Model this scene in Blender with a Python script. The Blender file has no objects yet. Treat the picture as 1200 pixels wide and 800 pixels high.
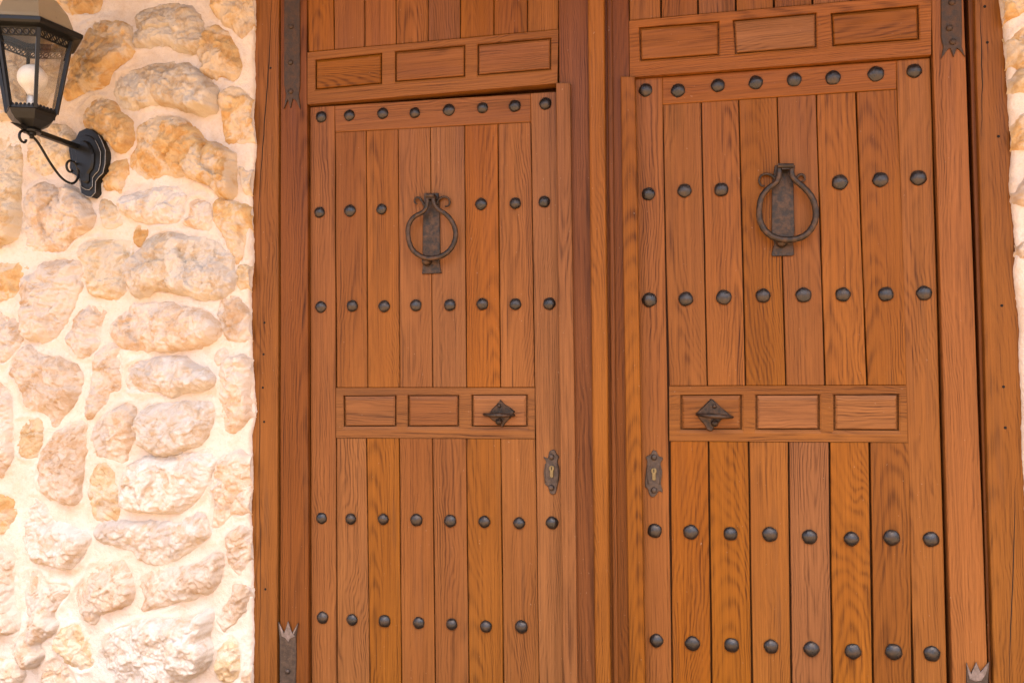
import bpy, math, random
import numpy as np
from mathutils import Vector, Matrix

SC = bpy.context.scene
COL = SC.collection
random.seed(7)
RNG = np.random.default_rng(7)

# ------------------------------------------------------------------ camera
F_PX, YAW, PIT, ROL = 968.0, 0.224553, 0.04202, 0.008827
CAM = np.array([0.25656, -2.56558, 1.35])
cy_, sy_ = math.cos(YAW), math.sin(YAW)
cp_, sp_ = math.cos(PIT), math.sin(PIT)
cr_, sr_ = math.cos(ROL), math.sin(ROL)
A_ = np.array([cy_, sy_, 0]); B_ = np.array([-sy_, cy_, 0]); K_ = np.array([0, 0, 1.0])
FW = cp_ * B_ + sp_ * K_
V_ = -sp_ * B_ + cp_ * K_
RT = cr_ * A_ - sr_ * V_
UP = sr_ * A_ + cr_ * V_
cam_d = bpy.data.cameras.new('camera')
cam = bpy.data.objects.new('camera', cam_d)
COL.objects.link(cam)
cam.matrix_world = Matrix([[RT[0], UP[0], -FW[0], CAM[0]], [RT[1], UP[1], -FW[1], CAM[1]],
                           [RT[2], UP[2], -FW[2], CAM[2]], [0, 0, 0, 1]])
cam_d.sensor_width = 36.0
cam_d.lens = 36.0 * F_PX / 1200.0
cam_d.clip_start = 0.05
cam_d.clip_end = 2000
SC.camera = cam

# ------------------------------------------------------------------ light
SUN_EL, SUN_AZ = math.radians(74), math.radians(150)   # azimuth clockwise from +Y
world = bpy.data.worlds.new("World")
SC.world = world
world.use_nodes = True
wn = world.node_tree.nodes; wl = world.node_tree.links
sky = wn.new('ShaderNodeTexSky')
sky.sky_type = 'NISHITA'
sky.sun_disc = False
sky.sun_elevation = SUN_EL
sky.sun_rotation = SUN_AZ
sky.dust_density = 7.0
sky.air_density = 0.55
bg = wn['Background']
bg.inputs['Strength'].default_value = 0.10
wl.new(sky.outputs[0], bg.inputs['Color'])
sun_d = bpy.data.lights.new('sun', 'SUN')
sun_d.energy = 4.5
sun_d.angle = math.radians(0.53)
sun_d.color = (1.0, 0.91, 0.77)
sun = bpy.data.objects.new('sun', sun_d)
COL.objects.link(sun)
sdir = Vector((math.sin(SUN_AZ) * math.cos(SUN_EL), math.cos(SUN_AZ) * math.cos(SUN_EL), math.sin(SUN_EL)))
sun.rotation_euler = sdir.to_track_quat('Z', 'Y').to_euler()
sun.location = sdir * 20
SC.view_settings.view_transform = 'Standard'
SC.view_settings.look = 'None'
SC.view_settings.gamma = 1.0
SC.view_settings.exposure = 3.05
SC.render.engine = 'CYCLES'
SC.cycles.max_bounces = 7
SC.cycles.diffuse_bounces = 5
SC.cycles.caustics_reflective = False
SC.cycles.caustics_refractive = False
SC.cycles.use_denoising = True
SC.cycles.use_adaptive_sampling = False
SC.cycles.denoiser = 'OPENIMAGEDENOISE'
SC.cycles.denoising_input_passes = 'RGB_ALBEDO_NORMAL'
SC.cycles.denoising_prefilter = 'NONE'

# ------------------------------------------------------------------ helpers
def at(px, py, y=0.0):
    """point of the plane at depth y that the survey photo shows at (px, py)"""
    d = FW + (px - 600) / F_PX * RT + (400 - py) / F_PX * UP
    return CAM + d * ((y - CAM[1]) / d[1])

def new_obj(name, me, parent=None, mat=None, origin=None):
    o = bpy.data.objects.new(name, me)
    COL.objects.link(o)
    if mat is not None and not me.materials:
        me.materials.append(mat)
    if origin is not None:
        o.location = Vector(origin) - (parent.location if parent and parent.parent is None else (parent.location + parent.parent.location if parent else Vector()))
    o.parent = parent
    return o

def mesh_obj(name, verts, faces, mat, parent=None, smooth=False, origin=None):
    v = np.asarray(verts, float)
    if origin is None:
        origin = v.mean(0)
    me = bpy.data.meshes.new(name)
    me.from_pydata((v - origin).tolist(), [], [tuple(map(int, f)) for f in faces])
    me.update()
    if smooth:
        me.polygons.foreach_set('use_smooth', [True] * len(me.polygons))
    return new_obj(name, me, parent, mat, origin)

def thing(name, label, cat, loc, group=None):
    o = bpy.data.objects.new(name, None)
    o.empty_display_size = 0.1
    COL.objects.link(o)
    o.location = loc
    o['label'] = label
    o['category'] = cat
    if group:
        o['group'] = group
    return o

class MB:
    def __init__(s):
        s.v = []; s.f = []
    def add(s, vs, fs):
        b = len(s.v)
        s.v += [tuple(map(float, p)) for p in vs]
        s.f += [tuple(int(i) + b for i in f) for f in fs]
    def build(s, name, mat, parent=None, smooth=False, origin=None):
        return mesh_obj(name, s.v, s.f, mat, parent, smooth, origin)
    def box(s, lo, hi, c=0.0):
        x0, y0, z0 = lo; x1, y1, z1 = hi
        s.add([(x0, y0, z0), (x1, y0, z0), (x1, y1, z0), (x0, y1, z0), (x0, y0, z1), (x1, y0, z1), (x1, y1, z1), (x0, y1, z1)],
              [(0, 3, 2, 1), (4, 5, 6, 7), (0, 1, 5, 4), (1, 2, 6, 5), (2, 3, 7, 6), (3, 0, 4, 7)])
    def tube(s, pts, rad, n=8, flat=1.0, closed=False, up=(0, 1, 0)):
        P = np.asarray(pts, float); m = len(P)
        R = np.broadcast_to(np.asarray(rad, float), (m,))
        T = np.gradient(P, axis=0)
        if closed:
            T = np.roll(P, -1, 0) - np.roll(P, 1, 0)
        T /= np.linalg.norm(T, axis=1)[:, None] + 1e-12
        up = np.asarray(up, float)
        vs = []
        for i in range(m):
            a = np.cross(T[i], up)
            if np.linalg.norm(a) < 1e-4:
                a = np.cross(T[i], (1, 0, 0.1))
            a /= np.linalg.norm(a)
            b = np.cross(a, T[i])
            for k in range(n):
                t = 2 * math.pi * (k + .5) / n
                vs.append(P[i] + R[i] * (a * math.cos(t) + flat * b * math.sin(t)))
        fs = []
        for i in range(m if closed else m - 1):
            j = (i + 1) % m
            for k in range(n):
                l = (k + 1) % n
                fs.append((i * n + k, i * n + l, j * n + l, j * n + k))
        if not closed:
            fs.append(tuple(range(n))[::-1]); fs.append(tuple((m - 1) * n + k for k in range(n)))
        s.add(vs, fs)
    def lathe(s, prof, c, n=16, axis='z'):
        vs = []
        for r, h in prof:
            for k in range(n):
                t = 2 * math.pi * k / n
                if axis == 'z':
                    vs.append((c[0] + r * math.cos(t), c[1] + r * math.sin(t), c[2] + h))
                else:
                    vs.append((c[0] + r * math.cos(t), c[1] - h, c[2] + r * math.sin(t)))
        fs = []
        m = len(prof)
        for i in range(m - 1):
            for k in range(n):
                l = (k + 1) % n
                fs.append((i * n + k, i * n + l, (i + 1) * n + l, (i + 1) * n + k))
        fs.append(tuple(range(n))[::-1]); fs.append(tuple((m - 1) * n + k for k in range(n)))
        s.add(vs, fs)
    def plate(s, outline, yf, yb, ch=0.0015):
        """outline: (x, z) points; plate between depth yf (front) and yb with a chamfer"""
        P = np.asarray(outline, float); n = len(P)
        c = P.mean(0)
        nrm = np.roll(P, -1, 0) - np.roll(P, 1, 0)
        nrm = np.stack([nrm[:, 1], -nrm[:, 0]], 1)
        nrm /= np.linalg.norm(nrm, axis=1)[:, None] + 1e-9
        area = 0.5 * np.sum(P[:, 0] * np.roll(P[:, 1], -1) - np.roll(P[:, 0], -1) * P[:, 1])
        if area < 0:
            nrm = -nrm
        Q = P - nrm * ch
        vs = [(x, yb, z) for x, z in P] + [(x, yf + ch, z) for x, z in P] + [(x, yf, z) for x, z in Q]
        fs = [tuple(2 * n + k for k in range(n)), tuple(range(n))[::-1]]
        for r in range(2):
            for k in range(n):
                l = (k + 1) % n
                fs.append((r * n + k, r * n + l, (r + 1) * n + l, (r + 1) * n + k))
        s.add(vs, fs)

def catmull(P, k=6, closed=True):
    P = np.asarray(P, float); n = len(P); out = []
    rng = range(n) if closed else range(n - 1)
    for i in rng:
        if closed:
            p0, p1, p2, p3 = P[(i - 1) % n], P[i], P[(i + 1) % n], P[(i + 2) % n]
        else:
            p0, p1, p2, p3 = P[max(i - 1, 0)], P[i], P[i + 1], P[min(i + 2, n - 1)]
        for t in np.arange(k) / k:
            out.append(0.5 * ((2 * p1) + (-p0 + p2) * t + (2 * p0 - 5 * p1 + 4 * p2 - p3) * t * t + (-p0 + 3 * p1 - 3 * p2 + p3) * t ** 3))
    if not closed:
        out.append(P[-1])
    return np.array(out)

def hsh(i, j, s):
    h = (i.astype(np.int64) * 374761393 + j.astype(np.int64) * 668265263 + s * 974634761) & 0xffffffff
    h = ((h ^ (h >> 13)) * 1274126177) & 0xffffffff
    h = (h ^ (h >> 16)) & 0xffffffff
    return h / 4294967295.0

def vnoise(x, z, s=0):
    i = np.floor(x); j = np.floor(z)
    fx = x - i; fz = z - j
    fx = fx * fx * (3 - 2 * fx); fz = fz * fz * (3 - 2 * fz)
    a = hsh(i, j, s); b = hsh(i + 1, j, s); c = hsh(i, j + 1, s); d = hsh(i + 1, j + 1, s)
    return (a * (1 - fx) + b * fx) * (1 - fz) + (c * (1 - fx) + d * fx) * fz - 0.5

def fbm(x, z, s=0, o=4, g=0.5):
    r = 0; a = 1.0
    for k in range(o):
        r = r + a * vnoise(x, z, s + k * 17)
        x, z = (x * 1.62 + z * 1.2) + 3.1, (z * 1.62 - x * 1.2) + 7.7
        a *= g
    return r

def cell(x, z, s=0):
    """two nearest feature distances and a cell id (facets)"""
    i = np.floor(x); j = np.floor(z)
    f1 = np.full(x.shape, 9.0); f2 = np.full(x.shape, 9.0); cid = np.zeros(x.shape)
    for di in (-1, 0, 1):
        for dj in (-1, 0, 1):
            a, b = i + di, j + dj
            px = a + hsh(a, b, s); pz = b + hsh(a, b, s + 5)
            d = np.hypot(px - x, pz - z)
            m = d < f1
            f2 = np.where(m, f1, np.minimum(f2, d))
            cid = np.where(m, hsh(a, b, s + 9), cid)
            f1 = np.where(m, d, f1)
    return f1, f2, cid

# ------------------------------------------------------------------ materials
def nt(name):
    m = bpy.data.materials.new(name); m.use_nodes = True
    return m, m.node_tree.nodes, m.node_tree.links, m.node_tree.nodes['Principled BSDF']

class G:
    """tiny node-graph helper"""
    def __init__(s, m):
        s.t = m.node_tree; s.n = s.t.nodes; s.l = s.t.links
    def _in(s, sock, v):
        if isinstance(v, bpy.types.NodeSocket):
            s.l.new(v, sock)
        else:
            sock.default_value = v
    def math(s, op, a, b=0.0, clamp=False):
        n = s.n.new('ShaderNodeMath'); n.operation = op; n.use_clamp = clamp
        s._in(n.inputs[0], a); s._in(n.inputs[1], b)
        return n.outputs[0]
    def vmath(s, op, a, b=(0, 0, 0)):
        n = s.n.new('ShaderNodeVectorMath'); n.operation = op
        s._in(n.inputs[0], a); s._in(n.inputs[1], b)
        return n.outputs['Value'] if op in ('LENGTH', 'DOT_PRODUCT') else n.outputs[0]
    def noise(s, v, sc, det=4, rough=.55, dist=0.0, col=False):
        n = s.n.new('ShaderNodeTexNoise'); s._in(n.inputs['Vector'], v)
        n.inputs['Scale'].default_value = sc; n.inputs['Detail'].default_value = det
        n.inputs['Roughness'].default_value = rough; n.inputs['Distortion'].default_value = dist
        return n.outputs['Color' if col else 'Fac']
    def ramp(s, f, stops):
        n = s.n.new('ShaderNodeValToRGB'); s._in(n.inputs[0], f)
        e = n.color_ramp.elements
        while len(e) < len(stops):
            e.new(0.5)
        for q, (p, c) in zip(e, stops):
            q.position = p
            q.color = (c, c, c, 1) if isinstance(c, (int, float)) else (*c, 1)
        return n.outputs[0]
    def mix(s, f, a, b, mode='MIX'):
        n = s.n.new('ShaderNodeMix'); n.data_type = 'RGBA'; n.blend_type = mode
        s._in(n.inputs[0], f)
        for sock, v in ((n.inputs[6], a), (n.inputs[7], b)):
            s._in(sock, v if isinstance(v, bpy.types.NodeSocket) else (*v, 1))
        return n.outputs[2]
    def bump(s, h, strength, dist, nrm=None):
        n = s.n.new('ShaderNodeBump'); n.inputs['Strength'].default_value = strength
        n.inputs['Distance'].default_value = dist
        s._in(n.inputs['Height'], h)
        if nrm is not None:
            s.l.new(nrm, n.inputs['Normal'])
        return n.outputs[0]
    def coord(s):
        return s.n.new('ShaderNodeTexCoord').outputs['Object']
    def info(s):
        return s.n.new('ShaderNodeObjectInfo')
    def sep(s, v):
        n = s.n.new('ShaderNodeSeparateXYZ'); s._in(n.inputs[0], v); return n.outputs
    def comb(s, x, y, z):
        n = s.n.new('ShaderNodeCombineXYZ')
        for i, q in enumerate((x, y, z)):
            s._in(n.inputs[i], q)
        return n.outputs[0]

def make_wood(name, axis, dark=(.054, .0148, .0024), light=(.214, .0745, .0100), rough=.42, tint=(1, 1, 1), fig=1.0):
    m, n, l, p = nt(name); g = G(m)
    co = g.coord(); inf = g.info(); rnd = inf.outputs['Random']
    x, y, z = g.sep(co)
    if axis == 'h':
        x, z = z, x
    # per board random sheet of the trunk
    r2 = g.math('FRACT', g.math('MULTIPLY', rnd, 17.31))
    r3 = g.math('FRACT', g.math('MULTIPLY', rnd, 41.77))
    zo = g.math('ADD', z, g.math('MULTIPLY', rnd, 43.0))
    xo = g.math('ADD', x, g.math('MULTIPLY', r2, 9.0))
    P = g.comb(xo, g.math('ADD', y, g.math('MULTIPLY', r3, 7.0)), zo)
    Plow = g.vmath('MULTIPLY', P, (5.0, 5.0, 1.5))
    w1 = g.math('SUBTRACT', g.noise(Plow, 1.0, 2, .45), .5)
    Pm = g.vmath('MULTIPLY', P, (24.0, 24.0, 8.0))
    w2 = g.math('SUBTRACT', g.noise(Pm, 1.0, 2, .5), .5)
    # distance from the pith, slightly leaning: gives straight grain to cathedrals
    px = g.math('ADD', g.math('ADD', x, g.math('MULTIPLY', g.math('SUBTRACT', r2, .5), .14)), g.math('MULTIPLY', w1, .16 * fig))
    px = g.math('ADD', px, g.math('MULTIPLY', w2, .026 * fig))
    lean = g.math('ADD', g.math('MULTIPLY', g.math('SUBTRACT', r3, .5), .12), .02)
    py = g.math('ADD', g.math('MULTIPLY', z, lean), g.math('ADD', .03, g.math('MULTIPLY', r3, .05)))
    py = g.math('ADD', py, g.math('MULTIPLY', w1, .04))
    rr = g.math('SQRT', g.math('ADD', g.math('MULTIPLY', px, px), g.math('MULTIPLY', py, py)))
    ph = g.math('MULTIPLY', rr, 2 * math.pi / .0062)
    ring = g.math('ADD', g.math('MULTIPLY', g.math('SINE', ph), .5), .5)
    ring = g.math('POWER', ring, 1.6)
    fib = g.noise(g.vmath('MULTIPLY', P, (260.0, 260.0, 3.5)), 1.0, 3, .6)
    fib2 = g.noise(g.vmath('MULTIPLY', P, (95.0, 95.0, 1.6)), 1.0, 3, .6)
    pores = g.ramp(g.noise(g.vmath('MULTIPLY', P, (700.0, 700.0, 40.0)), 1.0, 1, .5), [(.0, 0.0), (.30, 0.0), (.44, 1.0), (1.0, 1.0)])
    ringm = g.math('MULTIPLY', ring, g.ramp(g.noise(g.vmath('MULTIPLY', P, (11., 11., 1.6)), 1.0, 3, .6), [(.34, .10), (.70, 1.0)]))
    t = g.math('ADD', g.math('MULTIPLY', g.math('MULTIPLY', ringm, g.math('ADD', .35, fib)), .38), g.math('MULTIPLY', g.math('SUBTRACT', fib2, .5), .46))
    t = g.math('ADD', t, g.math('MULTIPLY', g.math('SUBTRACT', fib, .5), .90))
    t = g.math('SUBTRACT', g.math('ADD', t, .16), g.math('MULTIPLY', g.math('SUBTRACT', 1.0, pores), .10), True)
    col = g.ramp(g.math('SUBTRACT', 1.0, t, True), [(.0, tuple(c * .55 for c in dark)), (.32, dark), (.78, light), (1.0, tuple(min(1, c * 1.22) for c in light))])
    # slow colour drift in a board and between boards
    drift = g.noise(g.vmath('MULTIPLY', P, (6., 6., 1.2)), 1.0, 3, .6)
    col = g.mix(g.ramp(drift, [(.34, 0.0), (.70, .65)]), col, (.66, .58, .50), 'MULTIPLY')
    val = g.math('ADD', .91, g.math('MULTIPLY', rnd, .20))
    hs = n.new('ShaderNodeHueSaturation'); l.new(col, hs.inputs['Color']); l.new(val, hs.inputs['Value'])
    l.new(g.math('ADD', .498, g.math('MULTIPLY', r2, .004)), hs.inputs['Hue'])
    l.new(g.math('ADD', .90, g.math('MULTIPLY', r3, .12)), hs.inputs['Saturation'])
    col = g.mix(1.0, hs.outputs[0], tint, 'MULTIPLY')
    # grey weathering streaks and small scuffs
    st = g.noise(g.vmath('MULTIPLY', P, (26., 26., 1.9)), 1.0, 4, .62)
    col = g.mix(g.ramp(st, [(.59, 0.0), (.78, .45)]), col, (.070, .036, .018))
    sc = g.noise(g.vmath('MULTIPLY', P, (150., 150., 90.)), 1.0, 2, .5)
    col = g.mix(g.ramp(sc, [(.735, 0.0), (.80, .40)]), col, (.40, .29, .20))
    l.new(col, p.inputs['Base Color'])
    rg = g.math('ADD', rough, g.math('MULTIPLY', g.math('SUBTRACT', st, .5), .5))
    l.new(g.math('ADD', rg, g.math('MULTIPLY', t, .12)), p.inputs['Roughness'])
    p.inputs['Specular IOR Level'].default_value = .15
    hgt = g.math('ADD', g.math('MULTIPLY', t, -1.0), g.math('MULTIPLY', g.noise(g.vmath('MULTIPLY', P, (14., 14., 3.)), 1.0, 2), 2.2))
    l.new(g.bump(hgt, .55, .0012), p.inputs['Normal'])
    return m

def make_iron(name, base=(.075, .062, .052), rust=(.15, .085, .045), rough=.46, metal=.55, bscale=220):
    m, n, l, p = nt(name); g = G(m)
    co = g.coord(); inf = g.info()
    P = g.vmath('ADD', co, g.comb(g.math('MULTIPLY', inf.outputs['Random'], 31.), 0.0, 0.0))
    a = g.noise(P, 55, 4, .6); b = g.noise(P, bscale, 3, .6)
    col = g.mix(g.ramp(a, [(.40, 0.0), (.68, 1.0)]), base, rust)
    col = g.mix(g.ramp(b, [(.60, 0.0), (.75, .5)]), col, tuple(c * 2.3 for c in base))
    l.new(col, p.inputs['Base Color'])
    p.inputs['Metallic'].default_value = metal
    l.new(g.math('ADD', rough - .1, g.math('MULTIPLY', a, .3)), p.inputs['Roughness'])
    l.new(g.bump(g.math('ADD', g.math('MULTIPLY', a, 2.0), b), .6, .0012), p.inputs['Normal'])
    return m

def make_mortar():
    m, n, l, p = nt('lime_mortar'); g = G(m)
    co = g.coord()
    a = g.noise(co, 6, 5, .6); b = g.noise(co, 90, 4, .65); c = g.noise(co, 420, 3, .6)
    col = g.mix(g.ramp(a, [(.3, 0.0), (.7, 1.0)]), (.63, .525, .425), (.72, .645, .57))
    col = g.mix(g.ramp(b, [(.54, 0.0), (.72, .5)]), col, (.56, .43, .31))
    f = g.noise(co, 17, 5, .7)
    col = g.mix(g.ramp(f, [(.52, 0.0), (.66, .40)]), col, (.58, .44, .30))
    l.new(col, p.inputs['Base Color'])
    p.inputs['Roughness'].default_value = .95
    p.inputs['Specular IOR Level'].default_value = .15
    h = g.math('ADD', g.math('MULTIPLY', b, 1.0), g.math('MULTIPLY', c, .45))
    l.new(g.bump(h, .9, .0045), p.inputs['Normal'])
    return m

def make_stone():
    m, n, l, p = nt('limestone'); g = G(m)
    co = g.coord(); inf = g.info(); rnd = inf.outputs['Random']
    P = g.vmath('ADD', co, g.comb(g.math('MULTIPLY', rnd, 57.), g.math('MULTIPLY', rnd, 13.), 0.0))
    a = g.noise(P, 7.5, 5, .6, .8); b = g.noise(P, 24, 5, .65, .5); c = g.noise(P, 120, 4, .65); d = g.noise(P, 480, 2, .6)
    base = inf.outputs['Color']
    dk = g.mix(1.0, base, (.82, .68, .52), 'MULTIPLY')
    pale = g.mix(.5, base, (.66, .595, .51))
    col = g.mix(g.ramp(b, [(.36, 0.0), (.62, 1.0)]), dk, base)
    col = g.mix(g.ramp(a, [(.48, 0.0), (.55, .9)]), col, pale)
    r2 = g.math('FRACT', g.math('MULTIPLY', rnd, 23.7))
    e = g.noise(g.vmath('ADD', P, (4.2, 1.7, 9.1)), 9, 4, .6, .6)
    col = g.mix(g.math('MULTIPLY', g.ramp(e, [(.52, 0.0), (.58, 1.0)]), g.math('MULTIPLY', r2, .75)), col, (.49, .435, .38))
    col = g.mix(g.ramp(c, [(.62, 0.0), (.76, .22)]), col, (.46, .31, .18))
    l.new(col, p.inputs['Base Color'])
    p.inputs['Roughness'].default_value = .92
    p.inputs['Specular IOR Level'].default_value = .2
    h = g.math('ADD', g.math('ADD', g.math('MULTIPLY', b, 2.0), g.math('MULTIPLY', c, 1.0)), g.math('MULTIPLY', d, .35))
    l.new(g.bump(h, .6, .0055), p.inputs['Normal'])
    return m

def make_plain(name, col, rough=.5, metal=0.0, nz=0.15, sc=40, bump=.2, bd=.001):
    m, n, l, p = nt(name); g = G(m)
    co = g.coord(); a = g.noise(co, sc, 4, .6)
    c = g.mix(g.ramp(a, [(.3, 0.0), (.7, 1.0)]), tuple(q * (1 - nz) for q in col), tuple(min(1, q * (1 + nz)) for q in col))
    l.new(c, p.inputs['Base Color'])
    l.new(g.math('ADD', rough - .08, g.math('MULTIPLY', a, .16)), p.inputs['Roughness'])
    p.inputs['Metallic'].default_value = metal
    p.inputs['Specular IOR Level'].default_value = .3
    l.new(g.bump(a, bump, bd), p.inputs['Normal'])
    return m

def make_glass():
    m, n, l, p = nt('lantern_glass'); g = G(m)
    n.remove(p)
    tr = n.new('ShaderNodeBsdfTransparent'); tr.inputs[0].default_value = (.97, .965, .94, 1)
    gl = n.new('ShaderNodeBsdfGlossy'); gl.inputs['Roughness'].default_value = .03
    df = n.new('ShaderNodeBsdfTranslucent'); df.inputs[0].default_value = (.8, .76, .7, 1)
    fr = n.new('ShaderNodeFresnel'); fr.inputs[0].default_value = 1.5
    m1 = n.new('ShaderNodeMixShader'); m2 = n.new('ShaderNodeMixShader')
    du = g.ramp(g.noise(g.coord(), 30, 4, .6), [(.35, .05), (.75, .15)])
    l.new(du, m1.inputs[0]); l.new(tr.outputs[0], m1.inputs[1]); l.new(df.outputs[0], m1.inputs[2])
    l.new(g.math('MULTIPLY', fr.outputs[0], 1.6), m2.inputs[0]); l.new(m1.outputs[0], m2.inputs[1]); l.new(gl.outputs[0], m2.inputs[2])
    l.new(m2.outputs[0], n['Material Output'].inputs['Surface'])
    return m

WV = make_wood('oak_upright', 'v')
WH = make_wood('oak_level', 'h')
WJ = make_wood('oak_frame', 'v', tint=(.99, .98, .92))
WD = make_wood('oak_weathered', 'v', tint=(.66, .59, .55), rough=.38)
WS = make_wood('oak_strip', 'v', tint=(.96, .97, .98), fig=.35)
BACK = make_wood('oak_seam_shade', 'v', tint=(.30, .26, .24))  # tinted dark so the shade inside gaps and seams is in the colour
SHADEW = make_wood('oak_shade_roof', 'h', tint=(.35, .36, .40))  # dark tint cuts the light bounced down by the added roof
STRAPM = make_iron('dark_strap_iron', base=(.036, .022, .013), rust=(.080, .038, .017), rough=.6, metal=.2)
IRON = make_iron('wrought_iron', base=(.042, .041, .041), rust=(.070, .052, .040), rough=.26, metal=.75)
IRON2 = make_iron('browned_iron', base=(.033, .025, .019), rust=(.095, .052, .029), rough=.40, metal=.7)
SCRAP = make_iron('worn_iron', base=(.050, .036, .028), rust=(.10, .068, .048), rough=.5, metal=.5)
TIPS = make_iron('bright_worn_iron', base=(.13, .10, .085), rust=(.25, .19, .165), rough=.5, metal=.3)
BLACK = make_plain('black_paint', (.007, .007, .0065), .38, 0, .3, 60, .35, .0008)
EDGE = make_plain('worn_silver_edge', (.34, .33, .31), .45, .4, .3, 90)
BRASS = make_plain('brass', (.20, .15, .07), .5, .6, .2, 80)
DARK = make_plain('dark_hole', (.01, .008, .006), .9)
WHITE = make_plain('frosted_bulb', (.92, .91, .88), .35, 0, .03, 20, .0)
CAPM = make_plain('bulb_cap', (.55, .54, .52), .35, .6)
ROOFM = make_plain('lantern_roof_tan', (.30, .25, .165), .30, .25, .04, 30, .1, .001)  # even tan base colour for the roof cap
MORTAR = make_mortar()
STONE = make_stone()
GLASS = make_glass()

# ------------------------------------------------------------------ ground and added shade roof
def make_ground():
    m, n, l, p = nt('warm_bounce_ground'); g = G(m)  # unseen ground, coloured to bounce warm light up the wall
    co = g.coord(); a = g.noise(co, 1.2, 5, .6); b = g.noise(co, 40, 4, .6)
    col = g.mix(a, (.135, .085, .045), (.18, .118, .066))
    col = g.mix(g.ramp(b, [(.5, 0.0), (.8, .5)]), col, (.12, .075, .042))
    l.new(col, p.inputs['Base Color']); p.inputs['Roughness'].default_value = .9
    l.new(g.bump(b, .4, .004), p.inputs['Normal'])
    return m
gr = mesh_obj('ground', [(-300, -300, 0), (300, -300, 0), (300, 300, 0), (-300, 300, 0)], [(0, 1, 2, 3)], make_ground(), origin=(0, 0, 0))
gr['kind'] = 'structure'

SHADE_Z, SHADE_D = 3.22, 1.50
pr = thing('shade_roof', 'unseen roof of beams and boards added above the double door to shade the wall', 'added shade roof', (0, 0, SHADE_Z))  # unseen roof, added to keep sun off the wall and dim its top
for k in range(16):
    mb = MB(); y1 = -.06 - k * (SHADE_D - .06) / 16; y0 = y1 - (SHADE_D - .06) / 16 + .004
    mb.box((-4.4, y0, SHADE_Z + .12), (2.8, y1, SHADE_Z + .145)); mb.build('roof_board', SHADEW, pr)
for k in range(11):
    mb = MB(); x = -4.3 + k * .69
    mb.box((x - .05, -SHADE_D + .02, SHADE_Z), (x + .05, -.05, SHADE_Z + .118)); mb.build('rafter', SHADEW, pr)

# ------------------------------------------------------------------ boards
def w_(p, y):
    return at(p[0], p[1], y)

def board(name, q, yf, yb, mat, parent, axis='v', up=None, down=None, ch=.0025, n=7, jit=.0007, gap=0.0):
    """q: pixel corners TL, TR, BR, BL of the front face. up / down: extend to that height."""
    TL, TR, BR, BL = [w_(p, yf) for p in q]
    if up is not None:
        for a, b in ((TL, BL), (TR, BR)):
            d = a - b; a += d * ((up - a[2]) / d[2])
    if down is not None:
        for a, b in ((BL, TL), (BR, TR)):
            d = a - b; a += d * ((down - a[2]) / d[2])
    if axis == 'v':
        S0, S1, E0, E1 = BL, BR, TL, TR       # start (bottom) left/right, end left/right
    else:
        S0, S1, E0, E1 = TL, BL, TR, BR       # start (left) upper/lower
    L = np.linalg.norm(E0 - S0)
    ts = np.unique(np.clip(np.concatenate([[0, ch / L], np.linspace(0, 1, n)[1:-1], [1 - ch / L, 1]]), 0, 1))
    vs = []
    for t in ts:
        a = S0 + (E0 - S0) * t; b = S1 + (E1 - S1) * t
        u = (b - a); wd = np.linalg.norm(u); u /= wd
        a = a + u * (gap + random.uniform(-jit, jit)); b = b - u * (gap + random.uniform(-jit, jit))
        end = t <= 0 or t >= 1
        y0 = yf + ch if end else yf
        prof = [(a, yb), (a, y0 + ch if not end else y0 + ch * .6), (a + u * ch * .45, y0 + ch * .35), (a + u * ch * 1.3, y0),
                (b - u * ch * 1.3, y0), (b - u * ch * .45, y0 + ch * .35), (b, y0 + ch if not end else y0 + ch * .6), (b, yb)]
        vs += [(p[0], y, p[2]) for p, y in prof]
    k = 8; m = len(ts); fs = []
    for i in range(m - 1):
        for j in range(k):
            l = (j + 1) % k
            fs.append((i * k + j, i * k + l, (i + 1) * k + l, (i + 1) * k + j))
    fs.append(tuple(range(k))[::-1]); fs.append(tuple((m - 1) * k + j for j in range(k)))
    if axis == 'v':
        pass
    else:
        fs = [f[::-1] for f in fs]
    return mesh_obj(name, vs, fs, mat, parent)

def lerp_px(line, y):
    (x0, y0), (x1, y1) = line[0], line[1]
    for a, b in zip(line, line[1:]):
        x0, y0 = a; x1, y1 = b
        if y <= b[1]:
            break
    return x0 + (x1 - x0) * (y - y0) / (y1 - y0)

def planks(xs_top, xs_bot, top, bot, yf, yb, parent, gap, mat=WV, up=None, down=None):
    """xs_*: seam x pixels; top / bot: (left point, right point) of the edge lines"""
    def on(l, x):
        return l[0][1] + (l[1][1] - l[0][1]) * (x - l[0][0]) / (l[1][0] - l[0][0])
    for i in range(len(xs_top) - 1):
        a, b = xs_top[i], xs_top[i + 1]; c, d = xs_bot[i], xs_bot[i + 1]
        board('plank', [(a, on(top, a)), (b, on(top, b)), (d, on(bot, d)), (c, on(bot, c))], yf + random.uniform(-.0008, .0008), yb, mat, parent,
              up=up, down=down, gap=gap, ch=.0022)

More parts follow.
